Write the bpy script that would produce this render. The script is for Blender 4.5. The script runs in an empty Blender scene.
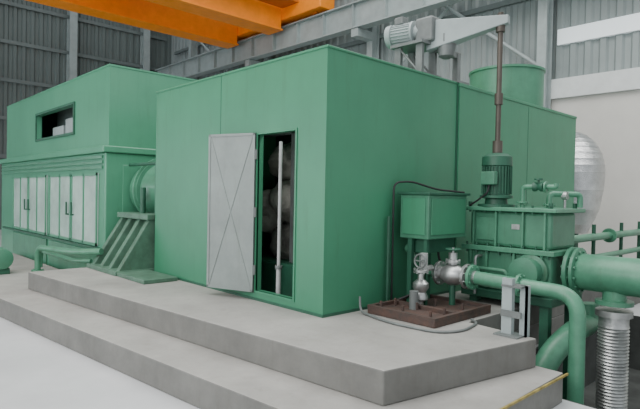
import bpy, bmesh, math, random
from mathutils import Vector, Matrix, noise
random.seed(4)
S = bpy.context.scene
COL = S.collection

# ------------------------------------------------------------ materials
def mat(name, c, rough=0.5, metal=0.0, var=0.12, scale=3.0, bump=0.0, c2=None, spec=0.5, emit=0, grime=0.0):
    m = bpy.data.materials.new(name); m.use_nodes = True
    nt = m.node_tree; b = nt.nodes['Principled BSDF']
    b.inputs['Roughness'].default_value = rough
    b.inputs['Metallic'].default_value = metal
    b.inputs['Specular IOR Level'].default_value = spec
    tc = nt.nodes.new('ShaderNodeTexCoord')
    n = nt.nodes.new('ShaderNodeTexNoise'); n.inputs['Scale'].default_value = scale
    n.inputs['Detail'].default_value = 8; n.inputs['Roughness'].default_value = 0.65
    nt.links.new(tc.outputs['Object'], n.inputs['Vector'])
    r = nt.nodes.new('ShaderNodeValToRGB')
    if c2 is None:
        c2 = [x * (1 - 2 * var) for x in c]; c1 = [min(1, x * (1 + var)) for x in c]
    else: c1 = c
    r.color_ramp.elements[0].position = 0.3; r.color_ramp.elements[1].position = 0.68
    r.color_ramp.elements[0].color = (*c2, 1); r.color_ramp.elements[1].color = (*c1, 1)
    nt.links.new(n.outputs['Fac'], r.inputs['Fac'])
    out = r.outputs['Color']
    if grime > 0:
        mp = nt.nodes.new('ShaderNodeMapping'); mp.inputs['Scale'].default_value = (5, 5, 0.5)
        nt.links.new(tc.outputs['Object'], mp.inputs['Vector'])
        n3 = nt.nodes.new('ShaderNodeTexNoise'); n3.inputs['Scale'].default_value = 1.6; n3.inputs['Detail'].default_value = 10
        n3.inputs['Roughness'].default_value = 0.75
        nt.links.new(mp.outputs['Vector'], n3.inputs['Vector'])
        r3 = nt.nodes.new('ShaderNodeValToRGB'); r3.color_ramp.elements[0].position = 0.54; r3.color_ramp.elements[1].position = 0.75
        r3.color_ramp.elements[0].color = (0,0,0,1); r3.color_ramp.elements[1].color = (grime,grime,grime,1)
        nt.links.new(n3.outputs['Fac'], r3.inputs['Fac'])
        mx = nt.nodes.new('ShaderNodeMixRGB'); mx.inputs['Color2'].default_value = (c[0]*.5+.02, c[1]*.5+.01, c[2]*.5, 1)
        nt.links.new(r3.outputs['Color'], mx.inputs['Fac']); nt.links.new(out, mx.inputs['Color1'])
        out = mx.outputs['Color']
    nt.links.new(out, b.inputs['Base Color'])
    if bump > 0:
        n2 = nt.nodes.new('ShaderNodeTexNoise'); n2.inputs['Scale'].default_value = scale * 12
        n2.inputs['Detail'].default_value = 5
        nt.links.new(tc.outputs['Object'], n2.inputs['Vector'])
        bp = nt.nodes.new('ShaderNodeBump'); bp.inputs['Strength'].default_value = bump
        bp.inputs['Distance'].default_value = 0.02
        nt.links.new(n2.outputs['Fac'], bp.inputs['Height'])
        nt.links.new(bp.outputs['Normal'], b.inputs['Normal'])
    if emit:
        b.inputs['Emission Color'].default_value = (*c, 1); b.inputs['Emission Strength'].default_value = emit
    return m

GREEN = mat('green_paint', (0.048, 0.218, 0.118), 0.42, var=0.06, scale=0.9, bump=0.03, grime=0.5)
GREEN_G = mat('generator_green', (0.080, 0.275, 0.165), 0.28, var=0.06, scale=0.8, grime=0.4)
GREEN_M = mat('machine_green', (0.066, 0.215, 0.130), 0.4, var=0.12, scale=3, bump=0.06, grime=0.9)
GREEN_D = mat('dark_green', (0.022, 0.100, 0.058), 0.5, var=0.15, scale=4)
GREEN_P = mat('pipe_green', (0.082, 0.250, 0.153), 0.36, var=0.12, scale=5, grime=0.6)
PED = mat('pedestal_paint', (0.085, 0.175, 0.120), 0.5, var=0.2, scale=4, grime=0.9)
GREYGR = mat('grey_green', (0.40, 0.53, 0.47), 0.10, var=0.15, scale=1.2)
LEAF = mat('door_leaf_grey', (0.24, 0.275, 0.26), 0.45, var=0.10, scale=2, grime=0.5)
CONC = mat('concrete', (0.37, 0.36, 0.335), 0.65, var=0.12, scale=1.2, bump=0.15, c2=(0.25, 0.243, 0.225), grime=0.5)
CONC_SHADE = mat('concrete_riser_shade', (0.20, 0.198, 0.182), 0.8, var=0.15, scale=2, bump=0.15, c2=(0.13,0.128,0.118), grime=0.5)  # same concrete darkened for side faces: riser shade put into the colour
FLOOR = mat('floor_concrete', (0.60, 0.61, 0.615), 0.4, var=0.06, scale=0.6, bump=0.05, c2=(0.46, 0.47, 0.475))
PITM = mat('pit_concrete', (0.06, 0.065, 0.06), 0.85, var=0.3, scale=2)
STEEL = mat('bare_steel', (0.48, 0.49, 0.48), 0.35, 0.8, var=0.2, scale=6)
STEELG = mat('grey_steel_paint', (0.17, 0.185, 0.18), 0.5, 0.2, var=0.15, scale=4)
SILVER = mat('insulation_foil', (0.58, 0.59, 0.59), 0.3, 0.9, var=0.12, scale=4, bump=0.5)
RUST = mat('rusty_plate', (0.11, 0.06, 0.045), 0.7, 0.1, var=0.3, scale=9, bump=0.3, c2=(0.05, 0.042, 0.038))
DARK = mat('dark_rubber', (0.02, 0.022, 0.022), 0.6)
ORANGE = mat('crane_orange', (0.95, 0.27, 0.005), 0.45, var=0.06)
ORANGE_D = mat('crane_orange_dark', (0.50, 0.14, 0.01), 0.5, var=0.08)
CLAD_D = mat('cladding_dark', (0.125, 0.155, 0.148), 0.5, var=0.08, scale=0.5)
CLAD_L = mat('cladding_light', (0.25, 0.29, 0.285), 0.5, var=0.08, scale=0.5)
BEAM = mat('structural_grey', (0.32, 0.37, 0.365), 0.5, var=0.08)
BEAM_D = mat('structural_dark', (0.14, 0.17, 0.165), 0.5, var=0.08)
PLASTER = mat('plaster_offwhite', (0.60, 0.59, 0.55), 0.8, var=0.05, scale=0.5)
WINM = mat('window_daylight', (0.80, 0.86, 0.88), 0.3, var=0.02, emit=0.3)
GLOWP = mat('reflect_glow', (0.85, 0.93, 1.0), 0.3, var=0.02, emit=5.5)  # glow for the added off-frame panels
YEL = mat('yellow_edge', (0.33, 0.26, 0.07), 0.6, var=0.3, scale=8)
BLANKET = mat('insulation_blanket', (0.26, 0.25, 0.22), 0.8, var=0.35, scale=3, bump=0.6)
WHITE = mat('white_pipe', (0.42, 0.43, 0.42), 0.4)
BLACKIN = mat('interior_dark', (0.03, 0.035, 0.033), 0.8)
INGREY = mat('interior_grey', (0.09, 0.12, 0.11), 0.7)
TRIMP = mat('trim_pale', (0.6,0.63,0.62), 0.5, var=0.05)
ROD = mat('rod_brownish', (0.10,0.085,0.07), .5, .4)

# ------------------------------------------------------------ geometry helpers
class Grp:
    def __init__(s, name, loc=(0, 0, 0)):
        s.e = bpy.data.objects.new(name, None); s.e.empty_display_size = 0.2
        s.e.location = loc; COL.objects.link(s.e); s.loc = Vector(loc)
    def add(s, o):
        o.parent = s.e
        o.matrix_parent_inverse = Matrix.Translation(-s.loc)
        return o

def finish(bm, name, m, g=None, smooth=False, bevel=0.0):
    me = bpy.data.meshes.new(name)
    bmesh.ops.recalc_face_normals(bm, faces=bm.faces[:])
    bm.to_mesh(me); bm.free()
    me.materials.append(m)
    if smooth:
        for p in me.polygons: p.use_smooth = True
    o = bpy.data.objects.new(name, me); COL.objects.link(o)
    if smooth:
        try:
            me.set_sharp_from_angle(angle=math.radians(35))
        except Exception: pass
    if bevel > 0:
        b = o.modifiers.new('bev', 'BEVEL'); b.width = bevel; b.segments = 2; b.limit_method = 'ANGLE'
    if g is not None: g.add(o)
    return o

def bmbox(bm, a, b):
    x0, y0, z0 = [min(p, q) for p, q in zip(a, b)]; x1, y1, z1 = [max(p, q) for p, q in zip(a, b)]
    v = [bm.verts.new(p) for p in [(x0,y0,z0),(x1,y0,z0),(x1,y1,z0),(x0,y1,z0),(x0,y0,z1),(x1,y0,z1),(x1,y1,z1),(x0,y1,z1)]]
    for f in [(0,3,2,1),(4,5,6,7),(0,1,5,4),(1,2,6,5),(2,3,7,6),(3,0,4,7)]:
        bm.faces.new([v[i] for i in f])

def boxes(name, lst, m, g=None, bevel=0.0):
    bm = bmesh.new()
    for a, b in lst: bmbox(bm, a, b)
    return finish(bm, name, m, g, bevel=bevel)

def frame(d):
    d = Vector(d).normalized()
    up = Vector((0, 0, 1)) if abs(d.z) < 0.95 else Vector((1, 0, 0))
    a = d.cross(up).normalized(); b = d.cross(a).normalized()
    return a, b

def bmlathe(bm, p, d, prof, seg=32, cap=True):
    p = Vector(p); d = Vector(d).normalized(); a, b = frame(d)
    rings = []
    for t, r in prof:
        rings.append([bm.verts.new(p + d * t + (a * math.cos(2*math.pi*i/seg) + b * math.sin(2*math.pi*i/seg)) * r) for i in range(seg)])
    for r0, r1 in zip(rings, rings[1:]):
        for i in range(seg):
            bm.faces.new([r0[i], r0[(i+1) % seg], r1[(i+1) % seg], r1[i]])
    if cap:
        bm.faces.new(rings[0]); bm.faces.new(rings[-1])

def lathe(name, p, d, prof, m, g=None, seg=32):
    bm = bmesh.new(); bmlathe(bm, p, d, prof, seg)
    return finish(bm, name, m, g, smooth=True)

def cyl(name, p0, p1, r, m, g=None, seg=24):
    p0 = Vector(p0); p1 = Vector(p1)
    return lathe(name, p0, p1 - p0, [(0, r), ((p1-p0).length, r)], m, g, seg)

def cyls(name, lst, m, g=None, seg=12):
    bm = bmesh.new()
    for p0, p1, r in lst:
        p0 = Vector(p0); p1 = Vector(p1)
        bmlathe(bm, p0, p1-p0, [(0, r), ((p1-p0).length, r)], seg)
    return finish(bm, name, m, g, smooth=True)

def rounded(pts, rad, n=8):
    pts = [Vector(p) for p in pts]; out = [pts[0]]
    for i in range(1, len(pts)-1):
        a, b, c = pts[i-1], pts[i], pts[i+1]
        r = min(rad, (a-b).length*0.49, (c-b).length*0.49)
        s = b + (a-b).normalized()*r; e = b + (c-b).normalized()*r
        for k in range(n+1):
            t = k/n; out.append(s*(1-t)**2 + b*2*t*(1-t) + e*t*t)
    out.append(pts[-1]); return out

def bmtube(bm, pts, r, seg=20):
    pts = [Vector(p) for p in pts]
    q = []
    for p in pts:
        if not q or (p-q[-1]).length > 1e-4: q.append(p)
    pts = q; a = None; rings = []
    for i, p in enumerate(pts):
        if i == 0: t = pts[1]-p
        elif i == len(pts)-1: t = p-pts[-2]
        else: t = (pts[i+1]-p).normalized() + (p-pts[i-1]).normalized()
        t.normalize()
        if a is None: a, _ = frame(t)
        a = (a - t*a.dot(t)).normalized(); b = t.cross(a)
        rings.append([bm.verts.new(p + (a*math.cos(2*math.pi*k/seg) + b*math.sin(2*math.pi*k/seg))*r) for k in range(seg)])
    for r0, r1 in zip(rings, rings[1:]):
        for k in range(seg): bm.faces.new([r0[k], r0[(k+1)%seg], r1[(k+1)%seg], r1[k]])
    bm.faces.new(rings[0]); bm.faces.new(rings[-1])

def tube(name, pts, r, m, g=None, rad=0.0, seg=20):
    bm = bmesh.new()
    bmtube(bm, rounded(pts, rad) if rad > 0 else pts, r, seg)
    return finish(bm, name, m, g, smooth=True)

def prism(name, poly, z0, z1, m, g=None, bevel=0.0, mside=None):
    bm = bmesh.new()
    lo = [bm.verts.new((x, y, z0)) for x, y in poly]; hi = [bm.verts.new((x, y, z1)) for x, y in poly]
    n = len(poly)
    bm.faces.new(lo); bm.faces.new(hi)
    for i in range(n): bm.faces.new([lo[i], lo[(i+1)%n], hi[(i+1)%n], hi[i]])
    o = finish(bm, name, m, g, bevel=bevel)
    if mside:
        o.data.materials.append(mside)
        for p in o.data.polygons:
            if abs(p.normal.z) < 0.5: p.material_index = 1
    return o

def flange(name, p, d, r, t, m, g, nb=8, rb=0.012):
    p = Vector(p); d = Vector(d).normalized(); a, b = frame(d)
    bm = bmesh.new(); bmlathe(bm, p - d*t/2, d, [(0, r*0.97), (t*0.1, r), (t*0.9, r), (t, r*0.97)], 32)
    for i in range(nb):
        an = 2*math.pi*(i+.5)/nb; q = p + (a*math.cos(an)+b*math.sin(an))*r*0.84
        bmlathe(bm, q - d*(t/2+rb*1.2), d, [(0, rb), (t+rb*2.4, rb)], 6)
    return finish(bm, name, m, g, smooth=True)

def beam_I(bm, p0, p1, h, w, t=0.03):
    p0 = Vector(p0); p1 = Vector(p1); d = (p1-p0).normalized(); s = Vector((-d.y, d.x, 0))
    def bb(off_s, half_s, z0, z1):
        c = [p0+s*(off_s-half_s), p0+s*(off_s+half_s), p1+s*(off_s+half_s), p1+s*(off_s-half_s)]
        lo = [bm.verts.new(q+Vector((0,0,z0))) for q in c]; hi = [bm.verts.new(q+Vector((0,0,z1))) for q in c]
        bm.faces.new(lo); bm.faces.new(hi)
        for i in range(4): bm.faces.new([lo[i], lo[(i+1)%4], hi[(i+1)%4], hi[i]])
    bb(0, w/2, -h/2, -h/2+t); bb(0, w/2, h/2-t, h/2); bb(0, t/2, -h/2+t, h/2-t)

# ------------------------------------------------------------ room shell
YW, XW, ZT = 27.0, 14.0, 14.0
PX0, PX1, PY0, PY1 = 4.97, 9.5, -1.5, 2.88
boxes('floor', [((-14,-12,-0.95),(PX0,YW,0)), ((PX1,-12,-0.95),(XW,YW,0)),
                ((PX0,PY1,-0.95),(PX1,YW,0)), ((PX0,-12,-0.95),(PX1,PY0,0))], FLOOR)
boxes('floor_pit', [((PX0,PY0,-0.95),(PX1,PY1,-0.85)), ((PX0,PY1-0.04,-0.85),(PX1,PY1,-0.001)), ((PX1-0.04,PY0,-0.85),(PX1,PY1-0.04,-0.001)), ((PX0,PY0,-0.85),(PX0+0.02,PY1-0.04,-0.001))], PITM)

def corrugated(name, axis, const, a0, a1, z0, z1, m, pitch=0.3, dep=0.05, sign=-1):
    bm = bmesh.new(); prof = []
    x = a0
    while x < a1:
        for f, h in ((0, 0), (0.35, 0), (0.5, dep), (0.85, dep)):
            prof.append((x+f*pitch, h))
        x += pitch
    lo = []; hi = []
    for s, h in prof:
        p = (s, const+sign*h) if axis == 'x' else (const+sign*h, s)
        lo.append(bm.verts.new((*p, z0))); hi.append(bm.verts.new((*p, z1)))
    for i in range(len(prof)-1): bm.faces.new([lo[i], lo[i+1], hi[i+1], hi[i]])
    return finish(bm, name, m)

corrugated('wall_back', 'x', YW, -14, XW, 0, ZT, CLAD_D, 0.36, 0.07)
corrugated('added_wall_left', 'y', -7.0, 12, YW, 0, ZT, CLAD_D, 0.36, 0.07, 1)  # unseen wall, added as backing for the panels the generator doors reflect
boxes('reflect_panels', [((-6.98,12.5+i*3.6,1.2),(-6.88,15.6+i*3.6,4.4)) for i in range(4)], GLOWP)  # added glowing panels out of view, to brighten the glossy generator doors
boxes('wall_right', [((XW,-12,0),(XW+0.2,YW,4.5))], PLASTER)
corrugated('wall_right_cladding', 'y', XW+0.1, -12, YW, 4.5, ZT, CLAD_L, 0.36, 0.06)
boxes('trim_1', [((XW-0.12,-12,4.45),(XW+0.12,YW,4.95))], TRIMP)
boxes('window_1', [((XW-0.02,-12,5.85),(XW+0.1,5.9,6.25))], WINM)
boxes('window_2', [((XW-0.02,6.4,9.6),(XW+0.1,17,10.2))], WINM)

# frames of columns and girts
g = Grp('steel_column_frame', (8.75, YW-0.3, 0))
bm = bmesh.new()
for x in (1.4, 5.1, 8.75, 12.4):
    bmbox(bm, (x-0.17, YW-0.55, 0), (x+0.17, YW-0.5, ZT)); bmbox(bm, (x-0.17, YW-0.15, 0), (x+0.17, YW-0.1, ZT)); bmbox(bm, (x-0.03, YW-0.5, 0), (x+0.03, YW-0.15, ZT))
finish(bm, 'columns', BEAM, g)
boxes('girts', [((-6.8, YW-0.16, z), (XW-0.3, YW-0.08, z+0.16)) for z in (3.2,4.9,6.6,8.3,10.0,11.7)], BEAM_D, g)
g = Grp('steel_column_frame', (XW-0.3, 6.1, 0))
bm = bmesh.new()
for y in (0.2, 6.1, 12.0, 18.0, 24.0):
    bmbox(bm, (XW-0.5, y-0.12, 0), (XW-0.47, y+0.12, ZT)); bmbox(bm, (XW-0.16, y-0.12, 0), (XW-0.13, y+0.12, ZT)); bmbox(bm, (XW-0.47, y-0.02, 0), (XW-0.16, y+0.02, ZT))
finish(bm, 'columns', BEAM, g)
boxes('girts', [((XW-0.14, -12, z), (XW-0.05, YW-0.7, z+0.14)) for z in (7.2,8.1,9.2,10.9,12.2)], BEAM_D, g)
cyls('braces', [((XW-0.3, y0, z0), (XW-0.3, y1, z1), 0.05) for y0,z0,y1,z1 in ((6.1,5.2,12,9.8),(12,5.2,6.1,9.8),(18,5.2,24,9.8),(24,5.2,18,9.8))], BEAM, g)

# crane runway
g = Grp('crane_runway_beam', (12.9, 8, 7.8))
bm = bmesh.new(); beam_I(bm, (12.9,-8,7.75), (12.9,26.2,7.75), 0.85, 0.36, 0.04)
for i in range(24): bmbox(bm, (12.74, -7.5+i*1.4, 7.37), (13.06, -7.48+i*1.4, 8.13))
finish(bm, 'girder', BEAM, g)
boxes('rail', [((12.86,-8,8.18),(12.94,26.2,8.25))], STEELG, g)
boxes('corbels', [((12.75,y-0.15,7.05),(XW-0.48,y+0.15,7.31)) for y in (0.2,6.1,12,18,24)], BEAM, g)

# overhead crane
g = Grp('overhead_crane', (8, 17.5, 8.3))
boxes('bridge_girders', [((-6,18.35,7.95),(12.5,18.95,9.6)), ((-6,15.5,7.95),(12.5,16.15,9.6))], ORANGE, g, 0.02)
boxes('girder_flanges', [((-6,18.25,7.90),(12.5,19.05,7.95)), ((-6,15.4,7.90),(12.5,16.25,7.95)),
      ((-6,18.27,9.6),(12.5,18.98,9.65)), ((-6,15.45,9.6),(12.5,16.23,9.65))], ORANGE, g)
boxes('end_truck', [((12.5,13.4,8.30),(13.2,20.2,8.95))], ORANGE, g, 0.03)
cyls('wheels', [((12.8,y,8.44),(13.0,y,8.44),0.19) for y in (14.0,19.7)], ORANGE_D, g, 24)
boxes('walkway', [((-6,14.5,8.7),(12.45,15.4,8.78))], ORANGE_D, g)
boxes('trolley', [((6.6,15.4,9.67),(8.8,19.1,10.45)), ((7.0,16.4,10.45),(8.4,18.2,11.0))], ORANGE, g, 0.03)
cyls('handrail', [((-6,14.55,9.8),(12.5,14.55,9.8),0.03),((-6,14.55,9.3),(12.5,14.55,9.3),0.025)]+[((x,14.55,8.76),(x,14.55,9.8),0.03) for x in range(-6,13,2)], ORANGE, g)

# ------------------------------------------------------------ platform and steps
prism('concrete_platform', [(3.05,2.50),(4.85,2.16),(4.93,2.92),(11.6,2.92),(11.6,9.15),(2.38,9.15)], 0.27, 0.54, CONC, bevel=0.012, mside=CONC_SHADE)
prism('concrete_step', [(2.55,1.88),(4.90,1.93),(4.93,2.92),(11.6,2.92),(11.6,9.15),(3.45,9.15),(3.45,14.5),(1.29,14.5)], 0.0, 0.27, CONC, bevel=0.012, mside=CONC_SHADE)
boxes('trim_2', [((2.56,1.89,0.255),(4.91,1.905,0.273))], YEL)

# ------------------------------------------------------------ turbine enclosure
X0, X1, XS, Y0, Y1, ZB, ZE = 3.86, 10.36, 6.33, 4.01, 7.87, 0.541, 3.38
DY0, DY1, DZ0, DZ1 = 4.49, 5.19, 0.66, 2.55
g = Grp('turbine_enclosure', (X0, Y0, ZB))
T = 0.08
boxes('front_wall', [((X0,Y0,ZB),(X0+T,DY0,ZE)), ((X0,DY1,ZB),(X0+T,Y1,ZE)), ((X0,DY0,ZB),(X0+T,DY1,DZ0)), ((X0,DY0,DZ1),(X0+T,DY1,ZE))], GREEN, g)
boxes('side_wall', [((X0+T,Y0,ZB),(XS,Y0+T,ZE))], GREEN, g)
boxes('side_wall_rear', [((XS+0.02,Y0-0.03,ZB),(X1,Y0+T,ZE-0.03))], GREEN, g)
boxes('back_walls', [((X0+T,Y1-T,ZB),(X1,Y1,ZE)), ((X1-T,Y0+T,ZB),(X1,Y1-T,ZE))], GREEN, g)
boxes('roof', [((X0-0.012,Y0-0.012,ZE),(XS,Y1+0.02,ZE+0.03)), ((XS,Y0-0.042,ZE-0.03),(X1+0.012,Y1+0.02,ZE+0.02))], GREEN, g, 0.008)
boxes('seams', [((XS-0.01,Y0-0.012,ZB),(XS+0.02,Y0,ZE)), ((X0-0.004,6.02,2.56),(X0,6.026,ZE)), ((8.4,Y0-0.033,ZB),(8.406,Y0-0.03,ZE-0.05))], GREEN_D, g)
boxes('base_skirt', [((X0-0.012,Y0-0.012,ZB),(X0,Y1,ZB+0.03)), ((X0,Y0-0.012,ZB),(XS,Y0,ZB+0.03))], GREEN_D, g)
boxes('door_frame', [((X0-0.012,DY0-0.025,DZ0-0.025),(X0+0.02,DY0,DZ1+0.025)), ((X0-0.012,DY1,DZ0-0.025),(X0+0.02,DY1+0.025,DZ1+0.025)), ((X0-0.012,DY0,DZ1),(X0+0.02,DY1,DZ1+0.025)), ((X0-0.012,DY0,DZ0-0.025),(X0+0.02,DY1,DZ0))], GREEN, g)
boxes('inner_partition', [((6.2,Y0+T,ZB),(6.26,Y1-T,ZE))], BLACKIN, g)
# door leaf
hx, hy = X0-0.02, DY1+0.02; ex, ey = 3.60, 5.86
L = math.hypot(ex-hx, ey-hy); ang = math.atan2(ey-hy, ex-hx)
bm = bmesh.new()
bmbox(bm, (0,-0.018,0), (L,0.018,1.93))
for a,b in (((0,-0.026,0),(0.03,0.026,1.93)), ((L-0.03,-0.026,0),(L,0.026,1.93)), ((0,-0.026,0),(L,0.026,0.03)), ((0,-0.026,1.90),(L,0.026,1.93))): bmbox(bm, a, b)
for s in (0, 1):
    for yy in (-0.018, 0.018):
        p0 = Vector((0.03, yy, 0.03 if s == 0 else 1.9)); p1 = Vector((L-0.03, yy, 1.9 if s == 0 else 0.03))
        bmlathe(bm, p0, p1-p0, [(0,0.008),((p1-p0).length,0.008)], 6)
leaf = finish(bm, 'door_leaf', LEAF, None)
leaf.matrix_world = Matrix.Translation((hx,hy,0.64)) @ Matrix.Rotation(ang,4,'Z')
leaf.parent = g.e; leaf.matrix_parent_inverse = Matrix.Translation(-g.loc)
cyls('hinges', [((X0-0.02,DY1+0.01,z),(X0-0.02,DY1+0.01,z+0.12),0.016) for z in (0.85,1.55,2.25)], STEELG, g)

# insulated turbine inside
g = Grp('insulated_turbine', (5.0, 5.6, ZB))
def lump(bm, c, r, seed):
    res = bmesh.ops.create_icosphere(bm, subdivisions=4, radius=1)
    for v in res['verts']:
        n = noise.noise(v.co*1.8+Vector((seed,0,0)))*0.2 + noise.noise(v.co*6+Vector((0,seed,0)))*0.05
        q = v.co*(1+n); v.co = Vector((c[0]+q.x*r[0], c[1]+q.y*r[1], c[2]+q.z*r[2]))
bm = bmesh.new()
for i,(c,r) in enumerate([((4.95,5.6,1.2),(.42,.5,.34)), ((4.75,5.5,1.75),(.34,.38,.30)), ((4.85,5.6,2.28),(.38,.45,.30)), ((4.7,5.95,1.6),(.4,.3,.3)), ((5.3,5.0,1.0),(.5,.5,.3)), ((5.5,5.6,1.8),(.5,.9,.8))]):
    lump(bm, c, r, i*7.3)
finish(bm, 'blankets', BLANKET, g, smooth=True)
boxes('bedplate', [((4.3,4.6,ZB),(6.0,7.2,0.95))], GREEN_D, g, 0.02)
boxes('support_frame', [((4.45,5.2,0.95),(4.52,5.27,2.9)),((4.45,4.7,2.62),(4.52,6.6,2.7))], STEELG, g)
g2 = Grp('steam_pipe', (4.05,4.97,ZB))
cyls('riser', [((4.05,4.99,ZB+.4),(4.05,4.99,2.47),0.022),((4.05,4.99,ZB),(4.05,4.99,ZB+.4),.03)], WHITE, g2, 16)
flange('flange', (4.05,4.99,0.95), (0,0,1), 0.045, 0.03, STEELG, g2, 4, 0.008)
tube('riser_2', [(4.18,4.74,ZB),(4.18,4.74,3.2)], 0.035, GREEN_D, g2, 0, 12)

# ------------------------------------------------------------ generator
g = Grp('generator_housing', (3.6, 9.22, 0))
GX0, GX1, GY0, GY1 = 3.6, 7.2, 9.22, 16.1
WY0, WY1, WZ0, WZ1 = 10.95, 13.4, 2.98, 3.52
boxes('upper_housing', [((GX0+0.05,GY0,2.62),(GX0+0.15,WY0,4.0)), ((GX0+0.05,WY1,2.62),(GX0+0.15,GY1,4.0)),
      ((GX0+0.05,WY0,2.62),(GX0+0.15,WY1,WZ0)), ((GX0+0.05,WY0,WZ1),(GX0+0.15,WY1,4.0)),
      ((GX0+0.15,GY0,2.62),(GX1,GY0+0.1,4.0)), ((GX0+0.15,GY1-0.1,2.62),(GX1,GY1,4.0)), ((GX0+0.04,GY0-0.01,4.0),(GX1,GY1,4.03)), ((GX1-0.1,GY0+0.1,2.62),(GX1,GY1-0.1,4.0))], GREEN_G, g)
boxes('window_recess', [((GX0+0.6,WY0-0.4,2.7),(GX0+0.65,WY1+0.4,3.9))], INGREY, g)
boxes('window_frame', [((GX0+0.02,WY0-0.05,WZ0-0.05),(GX0+0.05,WY1+0.05,WZ0)), ((GX0+0.02,WY0-0.05,WZ1),(GX0+0.05,WY1+0.05,WZ1+0.05)), ((GX0+0.02,WY0-0.05,WZ0),(GX0+0.05,WY0,WZ1)), ((GX0+0.02,WY1,WZ0),(GX0+0.05,WY1+0.05,WZ1))], GREEN_D, g)
boxes('internal_cooler', [((GX0+0.2,WY0+0.3,WZ0+.02),(GX0+0.5,WY0+1.0,WZ0+0.36)),((GX0+0.25,WY0+1.3,WZ0-.1),(GX0+0.55,WY0+2.0,WZ0+0.26))], BEAM, g, .02)
boxes('collar', [((GX0-0.06,GY0-0.04,2.50),(GX1,GY1+0.3,2.62))], GREEN_G, g, 0.02)
boxes('collar_louvre', [((GX0-0.03,GY0+0.1,z),(GX0+0.02,GY1+0.2,z+0.05)) for z in (2.22,2.31,2.40)], GREEN_M, g)
boxes('lower_housing', [((GX0,GY0,0.0),(GX1,GY1+0.3,2.5))], GREEN_G, g, 0.02)
boxes('door_panels', [((GX0-0.03,y,0.85),(GX0,y+1.32,2.15)) for y in (9.5,10.85,12.4,13.75)], GREYGR, g, 0.01)
boxes('door_rails', [((GX0-0.045,y,0.85),(GX0-0.03,y+0.05,2.15)) for y in (9.5,10.14,10.77,10.85,11.48,12.12,12.4,13.04,13.67,13.75,14.38,15.02)]+[((GX0-0.045,y,z),(GX0-0.03,y+2.67,z+.05)) for y in (9.5,12.4) for z in (.85,2.10)], GREEN_G, g)
boxes('lower_panels', [((GX0-0.03,y,0.1),(GX0,y+2.7,0.76)) for y in (9.5,12.4)], GREEN_M, g, 0.01)
cyls('door_handles', [((GX0-0.08,y,1.35),(GX0-0.08,y,1.6),0.018) for y in (10.7,10.97,13.6,13.87)]+[((GX0-0.08,y,1.36),(GX0-0.02,y,1.36),0.014) for y in (10.7,10.97,13.6,13.87)], GREEN_D, g)
boxes('side_panel', [((GX0+0.3,GY0-0.015,0.7),(GX0+1.6,GY0,2.3))], GREEN_G, g, 0.008)
boxes('base_rail', [((GX0-0.06,GY0,0),(GX0,GY1,0.08)), ((GX0-0.045,GY0+0.2,0.785),(GX0,GY1,0.83))], GREEN_D, g)

# ------------------------------------------------------------ bearing pedestal
g = Grp('bearing_pedestal', (4.2, 8.55, 0.54))
boxes('base_plate', [((3.26,7.93,0.54),(5.2,9.12,0.61))], PED, g, 0.01)
boxes('base_plate_toe', [((3.28,7.0,0.54),(3.80,7.925,0.60))], PED, g, 0.01)
bm = bmesh.new()
def slab_y(bm, prof, y0, y1):
    A = [bm.verts.new((x,y0,z)) for x,z in prof]; B = [bm.verts.new((x,y1,z)) for x,z in prof]
    bm.faces.new(A); bm.faces.new(B); n = len(prof)
    for i in range(n): bm.faces.new([A[i],A[(i+1)%n],B[(i+1)%n],B[i]])
slab_y(bm, [(3.52,0.6),(5.1,0.6),(5.0,1.36),(3.88,1.36)], 7.99, 9.05)
finish(bm, 'core', PED, g)
bm = bmesh.new()
for y in (7.96,8.29,8.62,8.96):
    slab_y(bm, [(3.32,0.6),(3.95,0.6),(4.05,1.40),(3.82,1.40)], y, y+0.11)
finish(bm, 'ribs', PED, g, bevel=0.01)
boxes('cap', [((3.76,7.94,1.38),(5.05,9.11,1.47))], PED, g, 0.012)
lathe('bell_housing', (4.5,7.93,1.85), (0,1,0), [(0,0.50),(0.06,0.50),(0.07,0.42),(0.35,0.40),(0.5,0.45),(0.8,0.50),(0.81,0.56),(0.90,0.56),(0.91,0.5),(1.22,0.5)], GREEN_M, g, 40)
flange('bolted_flange', (4.5,8.8,1.85), (0,1,0), 0.60, 0.05, GREEN_P, g, 18, 0.022)
cyls('lube_lines', [((4.0,8.1,1.4),(4.0,8.1,2.3),.035),((4.0,8.1,2.3),(4.0,9.14,2.3),.03),((3.95,8.5,1.4),(3.95,8.5,1.9),.045)], GREEN_D, g)

g = Grp('lube_oil_pipe', (3.1,10,0.27))
tube('pipe', [(3.42,8.9,0.82),(3.15,9.4,0.78),(3.0,10.9,0.74),(3.0,10.9,0.27)], 0.055, GREEN_P, g, 0.2)
tube('pipe_2', [(3.4,9.3,0.62),(3.25,9.6,0.6),(3.25,11.6,0.6),(3.25,11.6,0.27)], 0.035, GREEN_P, g, 0.12)
flange('foot_flange', (3.0,10.9,0.30), (0,0,1), 0.11, 0.03, GREEN_P, g, 6)
g = Grp('pump_motor', (2.55,11.2,0.27))
lathe('motor_body', (2.42,10.9,0.55), (0,1,0), [(0,.08),(.02,.18),(.1,.20),(.45,.20),(.5,.14),(.55,.05)], GREEN_M, g)
boxes('foot', [((2.3,10.95,0.27),(2.55,11.4,0.38))], GREEN_D, g, 0.01)

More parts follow.
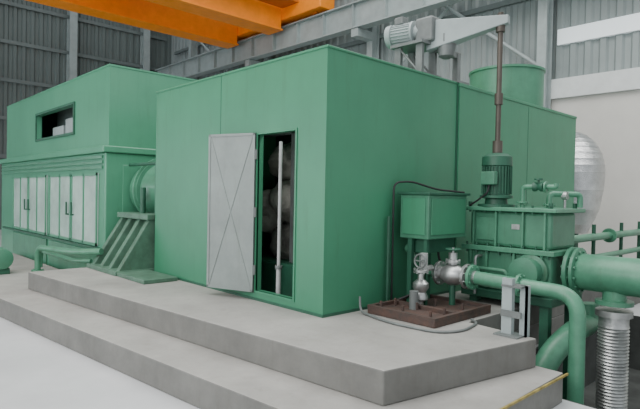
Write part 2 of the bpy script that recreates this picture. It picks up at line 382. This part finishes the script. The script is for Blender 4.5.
# ------------------------------------------------------------ right side: baseplate, cabinet
g = Grp('rusty_base_plate', (5.0,3.35,0.54))
boxes('plate', [((4.4,2.98,0.541),(5.5,3.86,0.60))], RUST, g, 0.006)
boxes('rim', [((4.4,2.98,0.60),(5.5,3.03,0.635)), ((4.4,3.81,0.60),(5.5,3.86,0.635)), ((4.4,3.03,0.60),(4.45,3.81,0.635)), ((5.45,3.03,0.60),(5.5,3.81,0.635)), ((4.8,3.03,0.60),(4.86,3.81,0.64))], RUST, g)
cyls('bolts', [((x,y,0.60),(x,y,0.68),0.016) for x in (4.5,4.75,5.1) for y in (3.1,3.45,3.75)], RUST, g, 8)

g = Grp('junction_cabinet', (5.4,3.7,0.6))
boxes('cabinet_body', [((5.0,3.5,1.35),(5.8,3.9,1.86))], GREEN_M, g, 0.01)
boxes('lid', [((4.97,3.47,1.86),(5.83,3.93,1.89))], GREEN_D, g, 0.005)
boxes('door_panel', [((5.05,3.488,1.4),(5.75,3.5,1.82)), ((4.988,3.54,1.4),(5.0,3.86,1.82))], GREEN, g, 0.004)
boxes('legs', [((5.02,3.74,0.60),(5.07,3.80,1.35)), ((5.36,3.74,0.60),(5.41,3.80,1.35)), ((5.02,3.53,0.60),(5.06,3.57,1.35))], GREEN_D, g)
boxes('gland_plate', [((5.1,3.6,1.18),(5.7,3.85,1.35))], GREEN_D, g, 0.006)
tube('cable_a', [(5.2,3.7,1.2),(5.2,3.7,0.85),(5.05,3.72,0.7),(4.9,3.9,0.6),(4.85,3.97,0.56)], 0.015, DARK, g, 0.12, 8)
tube('cable_b', [(5.5,3.7,1.2),(5.5,3.68,1.05),(5.7,3.6,0.95),(5.95,3.5,0.95)], 0.015, DARK, g, 0.1, 8)
tube('cable_c', [(5.3,3.72,1.2),(5.3,3.75,0.7),(5.5,3.8,0.62)], 0.012, STEELG, g, 0.1, 8)
tube('conduit', [(4.93,3.95,0.55),(4.93,3.95,2.0),(5.2,3.9,2.02),(5.6,3.8,1.93),(5.9,3.6,1.9)], 0.012, DARK, g, 0.1, 8)
tube('conduit_2', [(4.85,3.95,0.55),(4.85,3.95,1.6)], 0.02, GREEN_D, g, 0, 8)

# valve assembly
g = Grp('gate_valve', (5.2,3.35,0.6))
cyl('body', (5.3,3.60,0.95), (5.3,3.05,0.95), 0.075, STEEL, g)
lathe('body_bulge', (5.3,3.48,0.95), (0,-1,0), [(0,.075),(.05,.11),(.12,.13),(.2,.11),(.25,.075)], STEEL, g)
flange('flange_a', (5.3,3.53,0.95), (0,1,0), 0.14, 0.035, STEEL, g)
flange('flange_b', (5.3,3.17,0.95), (0,1,0), 0.14, 0.035, STEEL, g)
flange('flange_c', (5.3,3.10,0.95), (0,1,0), 0.14, 0.035, GREEN_P, g)
cyl('bonnet', (5.3,3.36,0.95), (5.3,3.36,1.2), 0.05, STEEL, g)
flange('bonnet_flange', (5.3,3.36,1.10), (0,0,1), 0.085, 0.03, STEEL, g, 6)
cyl('stem', (5.3,3.36,1.15), (5.3,3.36,1.26), 0.014, STEEL, g, 8)
bm = bmesh.new()
bmtube(bm, [(5.3+.08*math.cos(t*math.pi/12), 3.36+.08*math.sin(t*math.pi/12), 1.24) for t in range(25)], 0.011, 8)
for k in range(3):
    an = k*math.pi/3; bmtube(bm, [(5.3+.08*math.cos(an),3.36+.08*math.sin(an),1.24),(5.3-.08*math.cos(an),3.36-.08*math.sin(an),1.24)], 0.008, 6)
finish(bm, 'handwheel', GREEN_D, g, smooth=True)
cyl('support', (5.3,3.36,0.6), (5.3,3.36,0.86), 0.035, GREEN_D, g)
tube('branch', [(5.3,3.58,0.95),(5.3,3.75,0.95),(5.25,3.9,1.2),(5.25,3.98,1.2)], 0.05, GREEN_P, g, 0.1)
g = Grp('drain_valve', (4.95,3.45,0.6))
tube('drain_pipe', [(4.95,3.55,0.60),(4.95,3.55,1.02),(5.15,3.55,1.02)], 0.035, STEEL, g, 0.08)
lathe('valve_body', (4.95,3.55,0.66), (0,0,1), [(0,.05),(.02,.085),(.05,.085),(.1,.06),(.15,.09),(.2,.09),(.24,.05)], STEEL, g)
cyl('cap', (4.76,3.5,0.60), (4.76,3.5,0.80), 0.05, STEELG, g)
flange('top_flange', (4.95,3.55,1.0), (0,0,1), .085, .03, STEEL, g, 6)
bm = bmesh.new()
bmtube(bm, [(4.86, 3.5+.075*math.cos(t*math.pi/10), 1.12+.075*math.sin(t*math.pi/10)) for t in range(21)], 0.011, 8)
bmtube(bm, [(4.86,3.425,1.12),(4.86,3.575,1.12)], .009, 6); bmtube(bm, [(4.86,3.5,1.045),(4.86,3.5,1.195)], .009, 6); bmtube(bm, [(4.86,3.5,1.12),(4.97,3.5,1.12)], .012, 6)
finish(bm, 'handwheel', STEELG, g, smooth=True)
cyl('wheel_stem', (4.97,3.53,0.98), (4.97,3.53,1.2), 0.045, WHITE, g)

# ------------------------------------------------------------ gearbox / pump
g = Grp('gearbox_unit', (6.3,3.05,0.7))
gx0,gx1,gy0,gy1 = 6.0,6.75,2.53,3.6
boxes('lower_case', [((gx0,gy0,0.72),(gx1,gy1,1.2))], GREEN_M, g, 0.03)
boxes('split_flange', [((gx0-0.06,gy0-0.05,1.19),(gx1+0.05,gy1+0.05,1.25))], GREEN_P, g, 0.008)
boxes('upper_case', [((gx0+0.02,gy0+0.02,1.25),(gx1-0.02,gy1-0.02,1.68))], GREEN_M, g, 0.04)
boxes('top_plate', [((gx0-0.06,gy0-0.06,1.68),(gx1+0.06,gy1+0.06,1.73))], GREEN_P, g, 0.01)
boxes('case_ribs', [((gx0-0.035,y,0.74),(gx0+0.01,y+0.03,1.19)) for y in (2.62,2.95,3.3,3.52)] + [((gx0-0.02,y,1.25),(gx0+0.03,y+0.025,1.68)) for y in (2.6,2.86,3.2,3.5)], GREEN_P, g, 0.004)
cyls('flange_bolts', [((gx0-0.035,y,1.16),(gx0-0.035,y,1.29),0.014) for y in (2.56,2.7,2.85,3.0,3.15,3.3,3.45,3.58)] + [((gx0-0.03,y,1.66),(gx0-0.03,y,1.76),0.014) for y in (2.56,2.75,2.95,3.15,3.35,3.55)], GREEN_D, g, 8)
lathe('bearing_cover', (gx0,2.75,1.0), (-1,0,0), [(0,.2),(.05,.2),(.06,.15),(.2,.14),(.21,.17),(.24,.17),(.25,.08)], GREEN_M, g)
boxes('inspection_cover', [((gx0+0.0,3.22,1.32),(gx0+0.02,3.48,1.6))], GREEN_P, g, 0.006)
boxes('nameplate', [((gx0+0.012,2.92,1.47),(gx0+0.022,3.02,1.53))], STEEL, g)
boxes('base_frame', [((gx0-0.08,gy0-0.05,0.62),(gx1+0.05,gy1+0.03,0.72))], GREEN_D, g, 0.01)
boxes('support_legs', [((x,y,-0.85),(x+0.1,y+0.1,0.62)) for x in (gx0-0.05,gx1-0.1) for y in (gy0,)] + [((x,3.45,0.54),(x+0.1,3.55,0.62)) for x in (gx0,gx1-0.1)], GREEN_D, g)
tube('case_oil_line', [(5.99,3.5,1.0),(5.88,3.5,0.98),(5.88,3.0,0.98),(5.88,2.95,0.65)], 0.022, GREEN_P, g, 0.06, 10)
tube('case_oil_line_2', [(6.0,3.4,1.12),(5.86,3.4,1.12),(5.86,3.4,0.66)], 0.018, STEEL, g, 0.05, 10)
cyls('lifting_eyes', [((x,y,1.73),(x,y,1.79),.025) for x,y in ((6.02,2.56),(6.02,3.58),(6.7,2.56))], GREEN_D, g)

g = Grp('vertical_motor', (6.15,3.3,1.73))
bm = bmesh.new()
bmlathe(bm, (6.15,3.3,1.73), (0,0,1), [(0,.22),(.03,.22),(.035,.14),(.10,.13),(.11,.20),(.14,.20),(.15,.165),(.50,.165),(.51,.185),(.62,.18),(.66,.12),(.67,.05)], 36)
for k in range(28):
    an = 2*math.pi*k/28; c,s = math.cos(an), math.sin(an)
    p = Vector((6.15+c*.175,3.3+s*.175,1.89)); bmlathe(bm, p, (0,0,1), [(0,.009),(.34,.009)], 6)
finish(bm, 'motor_body', GREEN_D, g, smooth=True)
boxes('terminal_box', [((5.90,3.2,2.0),(5.99,3.38,2.16))], GREEN_M, g, 0.01)
tube('lead', [(5.95,3.29,2.0),(5.93,3.3,1.9),(5.95,3.45,1.80),(5.95,3.55,1.74)], 0.012, DARK, g, 0.04, 8)

g = Grp('oil_manifold', (6.4,2.8,1.73))
tube('riser_a', [(6.2,2.98,1.73),(6.2,2.98,1.98),(6.2,2.58,1.98),(6.2,2.58,2.02)], 0.03, GREEN_P, g, 0.05, 12)
tube('riser_b', [(6.35,2.72,1.73),(6.35,2.72,1.90),(6.7,2.5,1.90),(6.7,2.5,1.74)], 0.035, GREEN_P, g, 0.06, 12)
flange('flange_a', (6.2,2.98,1.79), (0,0,1), 0.07, 0.02, GREEN_P, g, 4, .008)
flange('flange_b', (6.35,2.72,1.77), (0,0,1), 0.075, 0.02, GREEN_P, g, 4, .008)
flange('flange_c', (6.2,2.7,1.98), (0,1,0), 0.065, 0.02, GREEN_P, g, 4, .008)
lathe('valve', (6.2,2.86,1.98), (0,-1,0), [(0,.03),(.01,.055),(.04,.055),(.07,.035),(.1,.055),(.13,.055),(.14,.03)], GREEN_D, g, 16)
cyls('valve_stem', [((6.2,2.79,1.98),(6.2,2.79,2.08),.012),((6.2,2.79,2.06),(6.2,2.79,2.08),.05)], GREEN_D, g)
cyls('gauge_stem', [((6.5,2.6,1.73),(6.5,2.6,1.85),.015),((6.5,2.57,1.88),(6.5,2.63,1.88),.05)], STEEL, g)

g = Grp('horizontal_cooler', (6.35,2.0,1.02))
lathe('shell', (6.32,2.46,1.02), (0,-1,0), [(0,.20),(.02,.20),(.03,.205),(.95,.205),(1.5,.205),(1.55,.18),(1.6,.12)], GREEN_P, g, 40)
flange('end_flange', (6.32,2.42,1.02), (0,1,0), 0.27, 0.05, GREEN_M, g, 12, .016)
flange('end_flange_2', (6.32,2.35,1.02), (0,1,0), 0.27, 0.04, GREEN_M, g, 12, .016)
lathe('nozzle', (6.32,1.97,0.85), (0,0,-1), [(0,.12),(.1,.12),(.105,.19),(.145,.19),(.15,.19)], GREEN_P, g)

g = Grp('braided_hose', (6.32,1.97,-0.85))
prof = [(0,.19),(.04,.19),(.045,.15),(.14,.15)]
z = .14
while z < 1.32:
    prof += [(z,.142),(z+.018,.158)]; z += .036
prof += [(1.34,.15),(1.42,.15),(1.425,.185),(1.49,.185)]
lathe('hose', (6.32,1.97,-0.85), (0,0,1), prof, STEEL, g, 32)
g = Grp('return_pipe', (5.3,2.0,-0.85))
tube('pipe', [(5.3,3.07,0.95),(5.3,1.97,0.92),(5.3,1.97,-0.85)], 0.075, GREEN_P, g, 0.22)
flange('flange', (5.3,2.55,0.935), (0,1,0), 0.12, 0.03, GREEN_P, g)
flange('foot', (5.3,1.97,-0.82), (0,0,1), 0.14, 0.04, GREEN_P, g)
g = Grp('suction_pipe', (5.7,2.5,-0.85))
tube('pipe', [(6.5,2.32,0.38),(6.1,2.32,0.36),(5.75,2.42,0.15),(5.55,2.5,-0.25),(5.5,2.5,-0.85)], 0.125, GREEN_P, g, 0.25)
flange('flange', (5.505,2.5,-0.45), (0,0,1), 0.19, 0.04, GREEN_P, g)
tube('pipe_up', [(6.45,2.32,0.38),(6.6,2.32,0.4),(6.6,2.34,0.62)], 0.12, GREEN_P, g, 0.1)

g = Grp('steel_bracket', (4.8,2.4,0.54))
boxes('channels', [((4.74,2.36,0.54),(4.76,2.46,1.08)), ((4.76,2.36,0.54),(4.80,2.375,1.08)), ((4.76,2.445,0.54),(4.80,2.46,1.08)), ((4.80,2.24,0.54),(4.87,2.26,1.02)), ((4.80,2.24,0.54),(4.82,2.31,1.02))], BEAM, g)
boxes('foot_plate', [((4.66,2.26,0.54),(4.86,2.5,0.555))], STEELG, g)
boxes('cross_plate', [((4.72,2.26,0.72),(4.74,2.46,0.78)), ((4.72,2.26,1.0),(4.88,2.46,1.02))], STEELG, g)

pts = [(4.35,3.93,0.72),(4.33,3.9,0.56),(4.2,3.4,0.555),(4.25,2.85,0.555),(4.5,2.72,0.555),(4.9,2.80,0.555),(5.0,2.93,0.555)]
tube('floor_cable', pts, 0.013, STEELG, None, 0.2, 8)

# ------------------------------------------------------------ roof drive + rod
g = Grp('roof_hoist_drive', (5.85,4.35,3.42))
bx0,bx1,by0,by1 = 5.62,6.08,4.10,4.62
boxes('bracket', [((bx0,by0,3.41),(bx1,by1,3.46)), ((bx0,by0,3.83),(bx1,by1,3.87))] + [((x,y,3.46),(x+.05,y+.1,3.83)) for x in (bx0+.05,bx1-.12) for y in (by0+.03,by1-.14)], STEELG, g)
cyls('bracket_braces', [((bx0+.07,by0+.08,3.46),(bx0+.07,by1-.1,3.83),.015),((bx1-.1,by0+.08,3.46),(bx1-.1,by1-.1,3.83),.015)], STEELG, g)
bm = bmesh.new()
MP = Vector((5.76,4.78,4.04)); MD = Vector((0.2,-1,0)).normalized()
bmlathe(bm, MP, MD, [(0,.06),(.02,.15),(.1,.16),(.11,.135),(.38,.135),(.39,.16),(.42,.16),(.43,.10),(.52,.10)], 28)
a,b = frame(MD)
for k in range(22):
    an = 2*math.pi*k/22; q = MP+(a*math.cos(an)+b*math.sin(an))*.142+MD*.11
    bmlathe(bm, q, MD, [(0,.008),(.27,.008)], 5)
finish(bm, 'motor', BEAM, g, smooth=True)
boxes('motor_terminal_box', [((5.72,4.5,4.17),(5.84,4.64,4.27))], STEELG, g, 0.01)
boxes('reducer', [((5.76,4.05,3.87),(6.02,4.32,4.2))], STEELG, g, 0.03)
def taper_beam(bm, p0, p1, h0, h1, w0, w1):
    p0=Vector(p0);p1=Vector(p1);d=(p1-p0).normalized();s=Vector((-d.y,d.x,0)).normalized()
    c=[p0-s*w0+Vector((0,0,-h0)),p0+s*w0+Vector((0,0,-h0)),p0+s*w0,p0-s*w0]; e=[p1-s*w1+Vector((0,0,-h1)),p1+s*w1+Vector((0,0,-h1)),p1+s*w1,p1-s*w1]
    A=[bm.verts.new(q) for q in c];B=[bm.verts.new(q) for q in e]
    bm.faces.new(A);bm.faces.new(B)
    for i in range(4): bm.faces.new([A[i],A[(i+1)%4],B[(i+1)%4],B[i]])
bm = bmesh.new(); taper_beam(bm, (5.92,4.2,4.16), (6.17,3.20,4.09), .40, .10, .12, .05)
finish(bm, 'arm', BEAM, g, bevel=0.01)
lathe('gear_hub', (6.0,3.98,3.66), (0,0,1), [(0,.05),(.03,.10),(.2,.13),(.3,.13),(.32,.08),(.48,.07),(.5,.03)], STEELG, g, 20)
cyls('drive_rod', [((6.15,3.3,2.41),(6.15,3.3,4.14),.032), ((6.15,3.3,3.0),(6.15,3.3,3.14),.05), ((6.15,3.3,2.40),(6.15,3.3,2.55),.06), ((6.15,3.3,3.9),(6.15,3.3,4.11),.055)], ROD, g)
boxes('stay', [((6.40,4.06,3.40),(6.48,4.14,3.82)), ((6.30,3.98,3.40),(6.58,4.22,3.43)), ((5.95,4.07,3.76),(6.50,4.13,3.84))], STEELG, g)

g = Grp('exhaust_stack', (9.2,4.8,3.4))
lathe('shell', (9.2,4.8,3.401), (0,0,1), [(0,.70),(.04,.70),(.05,.65),(.70,.65),(.71,.67),(.75,.67),(.76,.62)], GREEN_M, g, 48)

# silver insulated vessel
g = Grp('insulated_vessel', (11.4,4.4,0.54))
ctrl = [(0,.36),(.2,.46),(.5,.57),(.9,.64),(1.25,.66)]
for i in range(1, 11):
    an = i/10*math.pi/2; ctrl.append((1.25+.85*math.sin(an), max(.01,.66*math.cos(an))))
pr = []
for i,((t0,r0),(t1,r1)) in enumerate(zip(ctrl, ctrl[1:])):
    pr += [(t0,r0),(t0+(t1-t0)*.94, r0+(r1-r0)*.94),(t0+(t1-t0)*.95, r0+(r1-r0)*.95+.006)]
pr.append(ctrl[-1])
lathe('shell', (11.35,4.46,1.15), (0,0,1), pr, SILVER, g, 48)
cyls('support', [((11.35,4.46,0.54),(11.35,4.46,1.17),.2),((11.35,4.46,0.54),(11.35,4.46,0.58),.34)], GREEN_D, g, 32)

g = Grp('pipe_rack', (9.8,3.2,0.54))
tube('header', [(7.2,3.1,0.54),(7.2,3.1,1.25),(9.0,3.1,1.25),(11.5,3.1,1.25),(11.5,3.1,0.54)], 0.06, GREEN_P, g, 0.15)
tube('header_2', [(7.4,3.02,0.54),(7.4,3.02,0.95),(11.35,3.02,0.95),(11.35,3.02,0.54)], 0.045, GREEN_P, g, 0.12)
flange('flange', (9.6,3.1,1.25), (1,0,0), .12, .04, GREEN_P, g)
cyls('posts', [((x,3.1,0.54),(x,3.1,1.45),.03) for x in (7.6,8.9,10.2,11.2)], GREEN_D, g)
g = Grp('condensate_pump', (10.3,1.5,0))
boxes('skid', [((9.7,0.9,0),(11.6,2.0,0.25))], GREEN_D, g, .02)
lathe('motor', (9.8,1.45,0.6), (1,0,0), [(0,.1),(.03,.26),(.2,.28),(.75,.28),(.8,.18),(.85,.08),(1.1,.08)], GREEN_M, g)
lathe('volute', (10.95,1.45,0.6), (1,0,0), [(0,.1),(.05,.32),(.3,.32),(.35,.15),(.5,.15)], GREEN_P, g)
tube('discharge', [(11.1,1.45,.85),(11.1,1.45,1.3),(11.1,2.8,1.3),(11.1,2.8,0.0)], .07, GREEN_P, g, .2)
boxes('feet', [((9.95,1.25,.25),(10.5,1.65,.36)),((10.98,1.3,.25),(11.2,1.6,.34))], GREEN_D, g)

# ------------------------------------------------------------ lights
W = bpy.data.worlds.new('World'); S.world = W; W.use_nodes = True
bg = W.node_tree.nodes['Background']; bg.inputs[0].default_value = (0.90,0.95,1.0,1); bg.inputs[1].default_value = 0.92
def area(name, loc, target, size, power, color=(1,1,1)):
    l = bpy.data.lights.new(name,'AREA'); l.energy = power; l.shape='RECTANGLE'; l.size=size[0]; l.size_y=size[1]; l.color=color
    o = bpy.data.objects.new(name,l); COL.objects.link(o); o.location = loc
    o.rotation_euler = (Vector(target)-Vector(loc)).to_track_quat('-Z','Y').to_euler()
area('skylight_lamp', (1,6,12.5), (2,6,0), (9,14), 1850, (1,.99,.96))
area('window_lamp_left', (-8,4,6), (4,5,1), (10,5), 850)
area('skylight_lamp_right', (11,0,11), (12.5,4,2), (6,6), 600, (1,.99,.96))
pl = bpy.data.lights.new('enclosure_fill','POINT'); pl.energy = 16; pl.shadow_soft_size=.1  # added fill light to reveal the turbine inside, no fixture modelled
po = bpy.data.objects.new('enclosure_fill', pl); COL.objects.link(po); po.location=(4.15,4.35,2.9)

# ------------------------------------------------------------ camera
cam = bpy.data.cameras.new('camera'); co = bpy.data.objects.new('camera', cam); COL.objects.link(co)
cam.lens = 29.8; cam.sensor_width = 36; cam.clip_start=.05; cam.clip_end=200
h = math.radians(46.6); pit = math.radians(-1.08); ro = 0.0192
f = Vector((math.cos(h)*math.cos(pit), math.sin(h)*math.cos(pit), math.sin(pit)))
r = Vector((math.sin(h), -math.cos(h), 0)); u = r.cross(f)
r2 = r*math.cos(ro)+u*math.sin(ro); u2 = u*math.cos(ro)-r*math.sin(ro)
M = Matrix((r2,u2,-f)).transposed().to_4x4(); M.translation = (0,0,1.84)
co.matrix_world = M
S.camera = co
